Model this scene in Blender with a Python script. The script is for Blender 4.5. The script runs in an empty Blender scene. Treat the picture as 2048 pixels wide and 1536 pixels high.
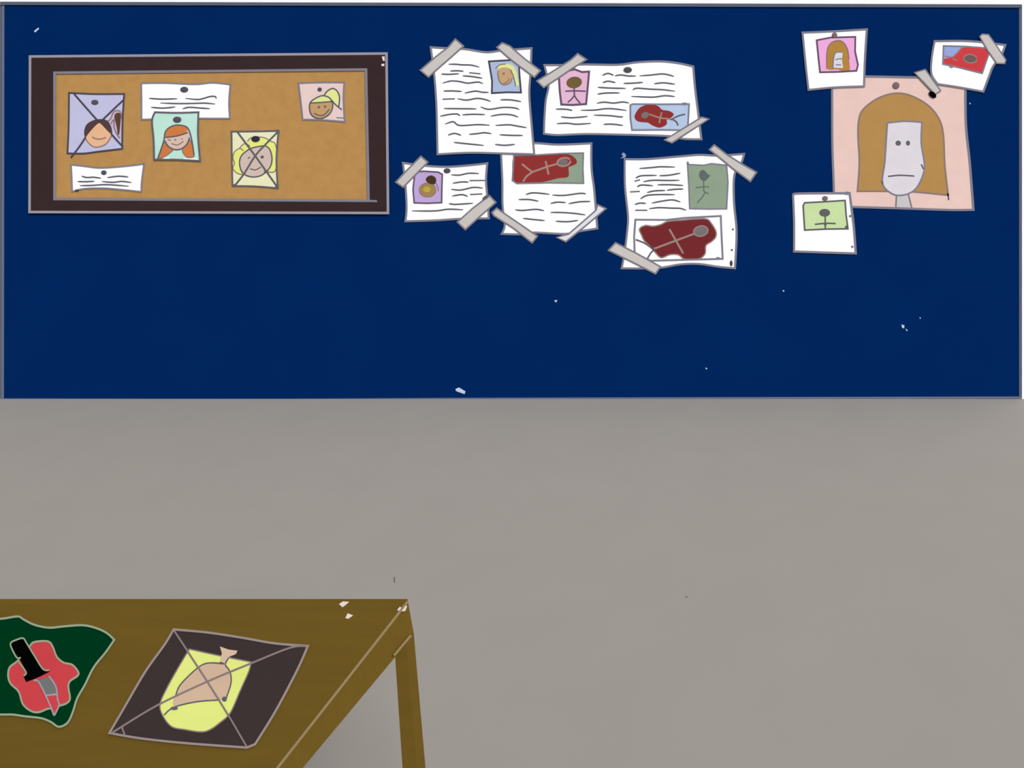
# Painted room: a dark blue wall with a framed cork board, taped-up sheets and pinned
# photographs, a plain grey floor and a brown wooden table carrying two drawn pictures.
import bpy, bmesh, math
from mathutils import Vector

S = bpy.context.scene
COL = S.collection

# ------------------------------------------------------------------ camera geometry
# Shift lens, sensor parallel to the wall.  World: X right, Y away, Z up, metres.
F, U0, V0 = 1565.0, 1536.0, 250.0       # focal length and principal point (2048 x 1536 frame)
EYE, WALL_Y, TABLE_Z = 1.75, 5.0, 0.75


class Wall:                              # surface of the blue wall; h = distance in front of it
    @staticmethod
    def at(u, v, h):
        y = WALL_Y - h
        return Vector(((u - U0) * y / F, y, EYE - (v - V0) * y / F))
    normal = Vector((0, -1, 0))


class Top:                               # table top; h = height above it
    @staticmethod
    def at(u, v, h):
        y = F * (EYE - TABLE_Z - h) / (v - V0)
        return Vector(((u - U0) * y / F, y, TABLE_Z + h))
    normal = Vector((0, 0, 1))


class Floor:
    @staticmethod
    def at(u, v, h):
        y = F * (EYE - h) / (v - V0)
        return Vector(((u - U0) * y / F, y, h))
    normal = Vector((0, 0, 1))


# ------------------------------------------------------------------ materials
def lin(c):
    c /= 255.0
    return c / 12.92 if c <= 0.04045 else ((c + 0.055) / 1.055) ** 2.4


MATS = {}


def mat(name, rgb, var=0.03, scale=9.0, stretch=(1, 1, 1)):
    if name in MATS:
        return MATS[name]
    m = bpy.data.materials.new(name)
    m.use_nodes = True
    nt = m.node_tree
    b = nt.nodes['Principled BSDF']
    b.inputs['Roughness'].default_value = 1.0
    b.inputs['Specular IOR Level'].default_value = 0.0
    col = [lin(c) for c in rgb]
    tc = nt.nodes.new('ShaderNodeTexCoord')
    mp = nt.nodes.new('ShaderNodeMapping')
    mp.inputs['Scale'].default_value = stretch
    nz = nt.nodes.new('ShaderNodeTexNoise')
    nz.inputs['Scale'].default_value = scale
    nz.inputs['Detail'].default_value = 3.0
    rp = nt.nodes.new('ShaderNodeValToRGB')
    rp.color_ramp.elements[0].position = 0.3
    rp.color_ramp.elements[1].position = 0.7
    rp.color_ramp.elements[0].color = (*[c * (1 - var) for c in col], 1)
    rp.color_ramp.elements[1].color = (*[min(1, c * (1 + var)) for c in col], 1)
    nt.links.new(tc.outputs['Object'], mp.inputs['Vector'])
    nt.links.new(mp.outputs['Vector'], nz.inputs['Vector'])
    nt.links.new(nz.outputs['Fac'], rp.inputs['Fac'])
    nt.links.new(rp.outputs['Color'], b.inputs['Base Color'])
    MATS[name] = m
    return m


PAL = dict(
    wall_blue=(2, 38, 92), floor_grey=(156, 151, 145), table_brown=(106, 84, 33),
    board_frame=(56, 42, 43), cork=(181, 138, 82), white_paper=(253, 252, 254),
    white_paint=(250, 250, 252), trim_grey=(90, 97, 114), line_grey=(106, 110, 130),
    outline=(128, 126, 140), pale_outline=(152, 146, 156), ink=(98, 96, 104), dark_ink=(74, 72, 84),
    pin_grey=(84, 80, 92), pin_navy=(52, 48, 62), pin_brown=(124, 104, 104), tape=(200, 194, 191), pale_tape=(222, 221, 230),
    tape_edge=(126, 122, 130), lilac=(191, 190, 222), mint=(188, 226, 213), straw=(231, 229, 190),
    blush=(229, 202, 198), poster_pink=(230, 198, 190), poster_hair=(179, 138, 82),
    pale_face=(219, 213, 221), neck_grey=(200, 196, 198), brown_hair=(82, 64, 66),
    ponytail_brown=(94, 66, 52), peach=(229, 180, 140), ginger=(206, 122, 66), skin=(214, 186, 172),
    soft_line=(140, 120, 116), blond=(226, 230, 128), dusky_skin=(206, 186, 174), tan_skin=(192, 154, 108),
    sky_photo=(170, 186, 217), tan_face=(197, 160, 120), pale_blond=(222, 229, 148),
    rose_photo=(225, 181, 209), rose_line=(104, 82, 104), olive=(112, 94, 58), ice_photo=(178, 197, 226),
    blood=(142, 52, 51), dark_blood=(116, 43, 47), figure_grey=(152, 128, 124), figure_pink=(164, 130, 124), head_grey=(118, 112, 112),
    violet=(188, 165, 214), ochre_face=(158, 130, 84), yellow_spot=(188, 164, 66), dark_bun=(72, 54, 36),
    sage=(142, 160, 138), sage_line=(96, 106, 100), mauve=(198, 176, 204), faint_chip=(140, 156, 192), orchid=(237, 171, 221), hair_brown=(178, 132, 64),
    silver_face=(216, 215, 223), car_red=(205, 64, 70), car_blue=(150, 166, 220), hub_grey=(112, 90, 90),
    lime=(199, 221, 164), black=(4, 4, 5), forest=(0, 54, 27), forest_edge=(150, 162, 136),
    wet_red=(200, 67, 73), steel=(110, 114, 112), blade_edge=(160, 150, 158), charcoal=(62, 51, 51),
    charcoal_edge=(152, 138, 134), lemon=(224, 232, 130), warm_skin=(208, 178, 152), stub_skin=(214, 186, 160),
    cross_grey=(136, 120, 120), edge_tan=(150, 130, 94), chip_white=(196, 206, 226), scuff_white=(228, 212, 206),
    scuff_dark=(110, 106, 108),
)
SPECIAL = dict(cork=dict(var=0.05, scale=16), table_brown=dict(var=0.05, scale=5, stretch=(1, 6, 6)),
               floor_grey=dict(var=0.015, scale=3), wall_blue=dict(var=0.03, scale=2), white_paper=dict(var=0.01))


def M(name):
    return mat(name, PAL[name], **SPECIAL.get(name, {}))


# ------------------------------------------------------------------ outlines
def crop(x0, y0, k):                     # tracing frames: sketch coordinates -> picture frame
    return lambda pts: [(x0 + x / k, y0 + y / k) for x, y in pts]


cA = crop(0, 60, 4.0429)
cB = crop(400, 60, 4.0429)
cC = crop(120, 160, 6.4)
cD = crop(440, 150, 6.4)
cE = crop(820, 60, 5.907)
cF = crop(1060, 80, 5.389)
cG = crop(780, 270, 4.452)
cH = crop(1200, 270, 5.297)
cI = crop(1580, 40, 4.452)
cJ = crop(1560, 130, 3.840)
cK = crop(0, 1180, 5.12)
cL = crop(190, 1230, 4.452)
cM = crop(530, 1130, 3.7825)


def smooth(p, closed=False, n=5):        # Catmull-Rom through the points
    p = [Vector(q) for q in p]
    if len(p) < 3:
        return p
    out = []
    N = len(p)
    segs = N if closed else N - 1
    for i in range(segs):
        if closed:
            a, b, c, d = p[i - 1], p[i], p[(i + 1) % N], p[(i + 2) % N]
        else:
            a, b, c, d = p[max(i - 1, 0)], p[i], p[i + 1], p[min(i + 2, N - 1)]
        for k in range(n):
            t = k / n
            out.append(0.5 * ((2 * b) + (c - a) * t + (2 * a - 5 * b + 4 * c - d) * t * t
                              + (3 * b - a - 3 * c + d) * t ** 3))
    if not closed:
        out.append(p[-1])
    return out


def ellipse(cx, cy, rx, ry, rot=0, n=24):
    c, s = math.cos(rot), math.sin(rot)
    return [(cx + rx * math.cos(a) * c - ry * math.sin(a) * s, cy + rx * math.cos(a) * s + ry * math.sin(a) * c)
            for a in (2 * math.pi * i / n for i in range(n))]


class Shape:
    """Collects solid patches and pen strokes lying on one surface into ONE mesh."""

    def __init__(self, surf):
        self.surf, self.v, self.f, self.j = surf, [], [], 0

    def slab(self, pts, h0, h1):
        pts = [tuple(q) for q in pts]
        n = len(pts)
        o = len(self.v)
        area = sum(pts[i][0] * pts[(i + 1) % n][1] - pts[(i + 1) % n][0] * pts[i][1] for i in range(n))
        if area > 0:
            pts = pts[::-1]              # counter-clockwise seen from the front
        front = [self.surf.at(u, v, h1) for u, v in pts]
        self.v += front + [q - self.surf.normal * (h1 - h0) for q in front]
        self.f.append(list(range(o, o + n)))
        self.f.append([o + n + i for i in reversed(range(n))])
        for i in range(n):
            k = (i + 1) % n
            self.f.append([o + i, o + n + i, o + n + k, o + k])
        return self

    def stroke(self, pts, w, h, t=0.0003, curve=True, taper=False, closed=False):
        p = smooth(pts, closed) if curve else [Vector(q) for q in pts]
        if closed:
            p = list(p) + [p[0]]
        n = len(p)
        h = h + 0.00001 * (self.j % 12)
        self.j += 1
        L, R = [], []
        for i in range(n):
            d0 = (p[i] - p[i - 1]) if i else (p[-1] - p[-2] if closed else p[1] - p[0])
            d1 = (p[i + 1] - p[i]) if i < n - 1 else (p[1] - p[0] if closed else p[-1] - p[-2])
            d0 = d0.normalized() if d0.length > 1e-9 else Vector((1, 0))
            d1 = d1.normalized() if d1.length > 1e-9 else d0
            d = d0 + d1
            d = d.normalized() if d.length > 1e-6 else d1
            nv = Vector((-d.y, d.x))
            m = 1.0 / max(0.55, abs(nv.dot(Vector((-d1.y, d1.x)))))
            ww = w * 0.5 * m
            if taper:
                s = i / (n - 1)
                ww *= 0.55 + 0.45 * min(1, 6 * min(s, 1 - s))
                if n == 2:
                    ww = w * 0.42
            L.append(p[i] + nv * ww)
            R.append(p[i] - nv * ww)
        o = len(self.v)
        for i in range(n):
            a = self.surf.at(L[i].x, L[i].y, h + t)
            b = self.surf.at(R[i].x, R[i].y, h + t)
            self.v += [a, b, a - self.surf.normal * t, b - self.surf.normal * t]
        for i in range(n - 1):
            a, b = o + 4 * i, o + 4 * i + 4
            self.f += [[a, b, b + 1, a + 1], [a, a + 2, b + 2, b], [a + 1, b + 1, b + 3, a + 3],
                       [a + 2, a + 3, b + 3, b + 2]]
        self.f += [[o, o + 1, o + 3, o + 2], [o + 4 * n - 4, o + 4 * n - 2, o + 4 * n - 1, o + 4 * n - 3]]
        return self

    def build(self, name, material, parent=None, origin=None):
        if origin is None:
            origin = ORIGIN[parent] if parent is not None else base_of(self.v, self.surf)
        me = bpy.data.meshes.new(name)
        me.from_pydata([q - origin for q in self.v], [], self.f)
        me.materials.append(M(material))
        bm = bmesh.new()
        bm.from_mesh(me)
        bmesh.ops.recalc_face_normals(bm, faces=bm.faces)
        bm.to_mesh(me)
        bm.free()
        me.validate()
        o = bpy.data.objects.new(name, me)
        COL.objects.link(o)
        ORIGIN[o] = origin
        if parent is not None:
            o.parent = parent
        else:
            o.location = origin
        return o


ORIGIN = {}


def base_of(vs, surf):
    xs, ys, zs = zip(*vs)
    if surf is Wall:
        return Vector(((min(xs) + max(xs)) / 2, max(ys), min(zs)))
    return Vector(((min(xs) + max(xs)) / 2, (min(ys) + max(ys)) / 2, min(zs)))


def thing(name, origin, label, cat, group=None):
    o = bpy.data.objects.new(name, None)
    o.empty_display_size = 0.05
    COL.objects.link(o)
    o.location = origin
    ORIGIN[o] = Vector(origin)
    o['label'], o['category'] = label, cat
    if group:
        o['group'] = group
    return o


def tag(o, label, cat, group=None):
    o['label'], o['category'] = label, cat
    if group:
        o['group'] = group
    return o


def struct(o):
    o['kind'] = 'structure'
    return o


STEP = 0.0004                             # thickness of one layer of ink or paint
SHEET = 0.0014                            # thickness of paper and card


class Paper:
    """A sheet or card on a surface: Empty > sheet, outline, drawn parts."""

    def __init__(self, surf, name, pts, h, label, cat, group, material, edge='outline', ew=4.0, sheet='paper', curve=True):
        self.surf, self.h = surf, h
        pts = smooth(pts, True, 4) if curve else pts
        body = Shape(surf).slab(pts, h, h + SHEET)
        self.root = thing(name, base_of(body.v, surf), label, cat, group)
        self.sheet = body.build(sheet, material, self.root)
        self.top = h + SHEET
        self.edge = Shape(surf).stroke(pts, ew, self.top + 3 * STEP, curve=False, closed=True).build('outline', edge, self.root)

    def fill(self, name, pts, material, level=0, parent=None, curve=True):
        pts = smooth(pts, True, 4) if curve else pts
        h = self.top + level * STEP
        return Shape(self.surf).slab(pts, h, h + STEP).build(name, material, parent or self.root)

    def lines(self, name, strokes, w, material, level=1, parent=None, taper=False, dots=(), curve=True, closed=False, names=None, dot='ink_spot'):
        """Pen strokes; every separate stroke or dot is a part of its own (handwriting stays one)."""
        h = self.top + level * STEP
        own = parent or self.root
        if name == 'handwriting':
            s = Shape(self.surf)
            for st in strokes:
                s.stroke(st, w, h, t=STEP * 0.8, taper=taper, curve=curve)
            return s.build(name, material, own)
        out = []
        for i, st in enumerate(strokes):
            s = Shape(self.surf)
            s.j = i
            s.stroke(st, w, h, t=STEP * 0.8, taper=taper, curve=curve, closed=closed)
            out.append(s.build(names[min(i, len(names) - 1)] if names else name, material, own))
        for (c, rx, ry) in dots:
            out.append(Shape(self.surf).slab(ellipse(c[0], c[1], rx, ry, n=14), h, h + STEP).build(dot, material, own))
        return out[0]

    def text(self, strokes, w=3.2):
        return self.lines('handwriting', strokes, w, 'ink', 0, taper=True)


def sharp(corners):                       # keep the corners crisp when smoothing: doubled corner points
    out = []
    for i, c in enumerate(corners):
        out.append(c)
    return out


def edges(*sides):
    """Sheet outline from its sides, each side a gently wavy curve, corners kept sharp."""
    out = []
    for s in sides:
        out += [tuple(q) for q in smooth(s, False, 5)][:-1] if len(s) > 2 else [tuple(s[0])]
    return out


PINS = 'pins holding up the papers and photos'
TAPES = 'torn strips of grey tape on the blue wall'


def pin(c, rx, ry, h, label, material='pin_grey'):
    """Flat-headed pin: thin shank collar, wide rim and a domed head."""
    k = WALL_Y / F
    r = (rx + ry) / 2 * k
    b = Wall.at(c[0], c[1], h)
    prof = [(0.30, 0.0), (0.34, 0.12), (0.92, 0.16), (1.0, 0.24), (0.94, 0.34), (0.6, 0.42), (0.3, 0.46)]
    n = 20
    bm = bmesh.new()
    rings = []
    for pr, ph in prof:
        rings.append([bm.verts.new((math.cos(2 * math.pi * i / n) * pr * rx * k, -ph * r * 0.6,
                                    math.sin(2 * math.pi * i / n) * pr * ry * k)) for i in range(n)])
    for a, c2 in zip(rings, rings[1:]):
        for i in range(n):
            bm.faces.new((a[i], a[(i + 1) % n], c2[(i + 1) % n], c2[i]))
    bm.faces.new(rings[0])
    bm.faces.new(rings[-1])
    bmesh.ops.recalc_face_normals(bm, faces=bm.faces)
    me = bpy.data.meshes.new('push_pin')
    bm.to_mesh(me)
    bm.free()
    me.materials.append(M(material))
    o = bpy.data.objects.new('push_pin', me)
    COL.objects.link(o)
    o.location = b
    return tag(o, label, 'pin', PINS)


def tape(pts, h, label, material='tape', w=3.2):
    s = Shape(Wall).slab(pts, h, h + 0.0008)
    o = s.build('tape_strip', material)
    tag(o, label, 'tape', TAPES)
    Shape(Wall).stroke(pts, w, h + 0.0008, curve=False, closed=True).build('outline', 'tape_edge', o)
    return o


# ------------------------------------------------------------------ setting
def box(name, x0, x1, y0, y1, z0, z1, material, parent=None):
    o = Vector((0, 0, 0)) if parent is None else ORIGIN[parent]
    v = [Vector((x, y, z)) - o for z in (z0, z1) for y in (y0, y1) for x in (x0, x1)]
    f = [(0, 2, 3, 1), (4, 5, 7, 6), (0, 1, 5, 4), (2, 6, 7, 3), (0, 4, 6, 2), (1, 3, 7, 5)]
    me = bpy.data.meshes.new(name)
    me.from_pydata(v, [], f)
    me.materials.append(M(material))
    ob = bpy.data.objects.new(name, me)
    COL.objects.link(ob)
    ORIGIN[ob] = o
    if parent is not None:
        ob.parent = parent
    return ob


WL, WR = (5 - U0) * WALL_Y / F, (2040 - U0) * WALL_Y / F
WT = EYE + (V0 - 10) * WALL_Y / F
wall = struct(box('wall_back', WL, WR, WALL_Y, WALL_Y + 0.15, 0, WT, 'wall_blue'))
floor = struct(box('floor', WL - 2.0, WR + 2.5, -1.5, WALL_Y, -0.1, 0, 'floor_grey'))
# drawn panel border and its white margin, built as wall trim with grey lines
struct(box('trim_1', WL - 2.0, WR + 2.5, WALL_Y, WALL_Y + 0.15, WT, WT + 0.8, 'white_paint'))
Shape(Wall).stroke([(0, 6.5), (1000, 9), (2044, 12)], 6.5, 0.0, 0.0085).build('border_bead', 'trim_grey', wall)  # top line of the drawn panel border, built as a raised bead
struct(box('trim_2', WR, WR + 2.5, WALL_Y, WALL_Y + 0.15, 0, WT, 'white_paint'))
struct(box('trim_3', WL - 2.0, WL, WALL_Y, WALL_Y + 0.15, 0, WT, 'trim_grey'))
struct(Shape(Wall).stroke([(2041, 14), (2041, 796)], 6, 0.0, 0.004).build('trim_4', 'trim_grey'))
struct(Shape(Wall).stroke([(6, 10), (5, 798)], 3.4, 0.0, 0.004).build('trim_5', 'line_grey'))
struct(Shape(Wall).stroke([(0, 799.4), (555, 800), (1000, 798), (2044, 795.5)], 4.2, 0.0, 0.005).build('baseboard_back', 'line_grey'))
s = Shape(Wall)
for pts in ([(911, 778), (918, 775), (931, 783), (929, 788), (917, 784), (912, 782)], [(1108, 601), (1115, 600), (1112, 605)],
            [(1803, 649), (1809, 651), (1808, 657), (1804, 655)], [(1811, 657), (1816, 661), (1813, 662)], [(1839, 634), (1842, 636), (1840, 638)],
            [(1565, 580), (1569, 581), (1567, 584)], [(1411, 735), (1415, 737), (1412, 739)], [(68, 62), (77, 55), (78, 58), (70, 65)],
            [(1939, 205), (1942, 207), (1939, 209)]):
    Shape(Wall).slab(pts, 0, 0.0006).build('paint_chip', 'chip_white', wall)
for pts in ([(787, 1156), (790, 1152), (790, 1166), (788, 1165)], [(1371, 1192), (1376, 1194), (1372, 1196)]):
    Shape(Floor).slab(pts, 0, 0.0006).build('scuff_mark', 'scuff_dark', floor)

# ------------------------------------------------------------------ cork board
outer = [(60, 113), (773, 107), (776, 426), (59, 424)]
inner = [(109, 145.5), (732, 139), (737, 401.5), (109, 398)]
FR, CK = 0.016, 0.010
s = Shape(Wall)
cork = Shape(Wall).slab([(100, 138), (742, 132), (746, 408), (100, 406)], 0.0, CK)
board = thing('cork_board', base_of(Shape(Wall).slab(outer, 0, FR).v, Wall),
              'wide cork notice board in a dark brown frame hanging on the blue wall', 'notice board')
cork.build('cork_panel', 'cork', board)
for i in range(4):
    k = (i + 1) % 4
    Shape(Wall).slab([outer[i], outer[k], inner[k], inner[i]], 0, FR).build('frame_rail', 'board_frame', board)
Shape(Wall).stroke(outer, 5, FR, curve=False, closed=True).build('outer_edge_line', 'pale_outline', board)
e = Shape(Wall).stroke(inner, 5, FR, curve=False, closed=True)
e.stroke([(737, 401.5), (754, 402.5)], 4, FR, curve=False)
e.build('inner_edge_line', 'outline', board)
Shape(Wall).slab(cB([(1470, 215), (1492, 212), (1494, 250), (1480, 250)]), FR, FR + 0.0004).slab(cB([(1466, 275), (1490, 272), (1490, 292), (1468, 292)]), FR, FR + 0.0004).build('paint_chip', 'scuff_white', board)

CARDS = 'portrait cards pinned on the cork board'
# lilac crossed-out portrait
p = Paper(Wall, 'portrait_card', edges(cC([(115, 165), (450, 180), (820, 178)]), cC([(820, 178), (800, 520), (795, 880)]),
          cC([(795, 880), (500, 915), (300, 940), (95, 938)]), cC([(95, 938), (110, 600), (115, 165)])), CK + 0.0003,
          'lilac portrait card of a smiling dark-haired girl, crossed out, on the cork board', 'portrait', CARDS, 'lilac', 'dark_ink', 3.4, 'card', False)
hd = p.fill('hair', cC([(322, 745), (308, 660), (340, 570), (420, 518), (510, 500), (600, 518), (655, 600), (668, 700), (630, 720), (345, 745)]), 'brown_hair', 0)
p.fill('ponytail_gap', cC([(610, 530), (650, 505), (690, 420), (725, 400), (772, 425), (790, 560), (785, 740), (755, 720), (690, 640), (655, 590)]), 'mauve', 0)  # mauve fill in the gap around the ponytail
p.fill('ponytail', cC([(695, 470), (720, 425), (760, 420), (778, 450), (772, 560), (758, 690), (738, 690), (725, 600)]), 'ponytail_brown', 1)
p.lines('ponytail_outline', [cC([(610, 525), (645, 500), (680, 420), (722, 392), (775, 415), (797, 560), (795, 770)]),
                             cC([(650, 560), (690, 510), (692, 600), (720, 680), (765, 745)])], 2.6, 'soft_line', 2)
fc = p.fill('face', cC([(333, 740), (370, 680), (440, 600), (500, 552), (545, 585), (600, 645), (657, 705), (640, 760), (580, 815), (500, 850), (430, 850), (370, 805)]), 'peach', 1)
p.lines('face_outline', [cC([(322, 745), (370, 810), (430, 855), (500, 856), (590, 818), (660, 715)])], 2.2, 'soft_line', 2, fc)
p.lines('mouth', [cC([(410, 728), (450, 750), (520, 757), (588, 735)])], 2.6, 'soft_line', 2, fc)
p.lines('crossing_line', [cC([(180, 178), (330, 350), (480, 520)]), cC([(655, 690), (730, 775), (805, 855)]),
                         cC([(818, 250), (690, 370), (540, 515)]), cC([(325, 735), (250, 850), (138, 995)])], 3.6, 'dark_ink', 3)
pin(cC([(450, 285)])[0], 7.2, 5, p.top, 'dark round pin near the top of the lilac crossed-out portrait')

# white note at the top
p = Paper(Wall, 'paper_note', edges([(282.5, 166.5), (330, 166), (390, 168.5), (425, 165.5), (460.5, 169)], [(460.5, 169), (458, 205), (459.5, 237)],
          [(459.5, 237), (370, 237), (283, 239)], [(283, 239), (283, 200), (282.5, 166.5)]), CK + 0.0003,
          'larger white paper note at top of the cork board, partly under the mint card', 'note', 'white notes on the cork board', 'white_paper', 'outline', 3.2, curve=False)
p.text([cC([(1140, 235), (1300, 245), (1500, 240)]), cC([(1605, 235), (1760, 250), (1850, 232), (1920, 212), (1985, 212), (2000, 240)]),
        cC([(1285, 295), (1500, 302), (1700, 300), (1850, 296), (1985, 308)]), cC([(1165, 350), (1320, 360), (1475, 345)]),
        cC([(1570, 370), (1650, 350), (1780, 358), (1920, 368)])], 3.2)
pin(cC([(1595, 122)])[0], 8, 5.6, p.top, 'dark round pin at the top of the larger white note on the cork board')
note_top = p.top

# mint portrait
p = Paper(Wall, 'portrait_card', edges(cC([(1215, 412), (1500, 420), (1772, 412)]), cC([(1772, 412), (1765, 700), (1792, 1035)]),
          cC([(1792, 1035), (1500, 1020), (1205, 1018)]), cC([(1205, 1018), (1198, 760), (1178, 520), (1215, 412)])), CK + 0.0036,
          'mint green portrait card of a ginger girl with two pigtails on the cork board', 'portrait', CARDS, 'mint', 'ink', 3.6, 'card', False)
for pts in ([(1330, 800), (1290, 920), (1250, 1005), (1330, 985), (1410, 930), (1445, 890), (1380, 850)],
            [(1650, 760), (1690, 830), (1716, 960), (1690, 990), (1620, 985), (1570, 920), (1580, 870)]):
    pg = p.fill('pigtail', cC(pts), 'ginger', 0)
    p.lines('outline', [cC(pts)], 2.2, 'soft_line', 1, pg, closed=True)
fc = p.fill('face', cC([(1342, 740), (1370, 660), (1440, 605), (1530, 590), (1625, 625), (1660, 720), (1630, 810), (1560, 870), (1500, 885), (1440, 875), (1375, 835)]), 'skin', 1)
p.lines('facial_features', names=('mouth', 'eye'), dot='eye', strokes=[cC([(1425, 812), (1500, 832), (1580, 785)]), cC([(1380, 760), (1420, 775)])], w=2.2, material='soft_line', level=2, parent=fc,
        dots=[(cC([(1475, 765)])[0], 1.8, 2), (cC([(1560, 755)])[0], 1.4, 1.6)])
p.fill('hair', cC([(1343, 738), (1360, 660), (1430, 602), (1530, 584), (1625, 618), (1610, 670), (1520, 705), (1430, 728)]), 'ginger', 2)
p.lines('head_outline', [cC([(1250, 1005), (1325, 790), (1350, 660), (1430, 592), (1530, 577), (1630, 610), (1675, 720), (1700, 850), (1716, 965)]),
                         cC([(1340, 775), (1380, 842), (1440, 882), (1500, 892), (1560, 877), (1625, 820), (1658, 735)]),
                         cC([(1348, 735), (1500, 715), (1635, 672)])], 2.8, 'ink', 3)
p.lines('white_streak', [cC([(1320, 1006), (1400, 1000)]), cC([(1580, 1010), (1760, 1018)])], 3, 'white_paint', 1)
pin(cC([(1505, 507)])[0], 8.4, 6, p.top, 'dark round pin at the top of the mint green portrait')

# small white note
p = Paper(Wall, 'paper_note', edges(cC([(140, 1085), (300, 1102), (500, 1125), (750, 1112), (1000, 1085), (1075, 1072)]), cC([(1075, 1072), (1045, 1300), (1040, 1430)]),
          cC([(1040, 1430), (800, 1405), (550, 1385), (300, 1393), (155, 1428)]), cC([(155, 1428), (150, 1250), (140, 1085)])), CK + 0.0003,
          'smaller white paper note low on the cork board under the lilac portrait', 'note', 'white notes on the cork board', 'white_paper', 'outline', 3.2, curve=False)
p.text([cC([(275, 1230), (340, 1248), (430, 1245), (525, 1258)]), cC([(605, 1250), (750, 1232), (875, 1242)]), cC([(225, 1300), (330, 1302), (440, 1296)]),
        cC([(535, 1300), (680, 1310), (790, 1298), (915, 1313)]), cC([(255, 1352), (400, 1350), (600, 1340), (880, 1360)])], 3.2)
p.lines('ink_spot', [], 1, 'dark_ink', 4, dots=[(cC([(215, 1415)])[0], 4, 2.4)])
pin(cC([(565, 1185)])[0], 5.6, 4.6, p.top, 'dark round pin at the top of the smaller white note')

# straw-yellow crossed-out portrait
p = Paper(Wall, 'portrait_card', edges(cD([(148, 725), (450, 722), (748, 715)]), cD([(748, 715), (722, 1080), (738, 1448)]),
          cD([(738, 1448), (450, 1425), (160, 1420)]), cD([(160, 1420), (152, 1080), (148, 725)])), CK + 0.0003,
          'pale yellow portrait card of a curly blond person, crossed out, on the cork board', 'portrait', CARDS, 'straw', 'ink', 3.4, 'card', False)
hp = cD([(250, 935), (185, 985), (165, 1060), (185, 1130), (168, 1200), (230, 1262), (320, 1270), (450, 1200), (600, 1242), (690, 1240), (722, 1190), (718, 1080), (724, 950), (690, 865), (635, 830), (560, 800), (460, 800), (380, 835), (330, 885)])
hr = p.fill('hair', hp, 'blond', 0)
p.lines('curl_outline', [cD([(320, 1275), (230, 1262), (165, 1200), (185, 1130), (165, 1060), (185, 985), (250, 940), (300, 970)]),
                         cD([(240, 950), (300, 885), (345, 885), (385, 915)]), cD([(350, 850), (410, 800), (560, 800), (650, 850), (700, 870), (726, 950)]),
                         cD([(724, 1180), (690, 1242), (600, 1240)])], 2.2, 'soft_line', 1, hr)
fp = cD([(250, 1120), (270, 1040), (330, 980), (410, 935), (530, 910), (590, 912), (640, 960), (665, 1060), (650, 1160), (600, 1230), (520, 1288), (420, 1305), (330, 1282), (270, 1220)])
fc = p.fill('face', fp, 'dusky_skin', 1)
p.lines('face_outline', [fp], 2.8, 'ink', 2, fc, closed=True)
p.lines('facial_features', names=('mouth', 'eye'), dot='eye', strokes=[cD([(385, 1198), (450, 1215), (525, 1178)]), cD([(355, 1070), (385, 1050)])], w=2.2, material='ink', level=2, parent=fc, dots=[(cD([(540, 1050)])[0], 3.4, 3.2)])
p.lines('crossing_line', [cD([(222, 728), (450, 1035), (590, 1230), (738, 1440)]), cD([(745, 722), (600, 870), (450, 1035), (310, 1260), (185, 1420)])], 3.6, 'ink', 4,
        dots=[(cD([(738, 725)])[0], 4, 4.5), (cD([(728, 1432)])[0], 3.6, 4.4), (cD([(190, 1412)])[0], 3.6, 3), (cD([(590, 1235)])[0], 4.6, 3)])
o = pin(cD([(460, 818)])[0], 8.6, 6, p.top + STEP, 'navy diamond-like pin over the hair of the pale yellow portrait', 'pin_navy')

# blush portrait
p = Paper(Wall, 'portrait_card', edges(cD([(1005, 103), (1300, 95), (1590, 95)]), cD([(1590, 95), (1580, 300), (1595, 598)]),
          cD([(1595, 598), (1300, 575), (1058, 570)]), cD([(1058, 570), (1035, 350), (1005, 103)])), CK + 0.0003,
          'pale pink portrait card of a smiling blond girl with ponytail on the cork board', 'portrait', CARDS, 'blush', 'outline', 3.2, 'card', False)
pt = p.fill('ponytail', cD([(1340, 268), (1385, 212), (1440, 185), (1492, 210), (1518, 300), (1506, 400), (1440, 330), (1400, 282)]), 'pale_blond', 0)
p.lines('outline', [cD([(1330, 265), (1372, 208), (1440, 172), (1500, 207), (1530, 290), (1518, 420)]), cD([(1400, 290), (1480, 380), (1560, 445)])], 2.8, 'ink', 1, pt)
fp = cD([(1155, 355), (1148, 450), (1180, 520), (1250, 555), (1320, 550), (1400, 500), (1440, 420), (1435, 340), (1390, 285), (1310, 265), (1230, 295)])
fc = p.fill('face', fp, 'tan_skin', 1)
p.fill('hair', cD([(1165, 352), (1240, 295), (1310, 270), (1385, 288), (1430, 338), (1300, 346)]), 'pale_blond', 2)
p.lines('face_outline', [fp], 2.8, 'ink', 3, fc, closed=True)
p.lines('facial_features', names=('mouth', 'eye'), dot='eye', strokes=[cD([(1205, 488), (1260, 515), (1330, 510), (1400, 438)])], w=2.4, material='ink', level=2, parent=fc, dots=[(cD([(1265, 412)])[0], 2.6, 2.4), (cD([(1345, 405)])[0], 2.4, 2.4)])
p.lines('fringe_line', [cD([(1160, 358), (1300, 350), (1432, 338)])], 2.6, 'ink', 3)
p.lines('ink_spot', [cD([(1490, 545), (1590, 552)])], 2.4, 'outline', 1, dots=[(cD([(1060, 102)])[0], 4, 2)])
pin(cD([(1278, 185)])[0], 4.4, 4.2, p.top, 'small dark pin above the head on the pale pink portrait')

# ------------------------------------------------------------------ sheets taped to the wall
SH = 'written sheets taped to the blue wall'
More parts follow.
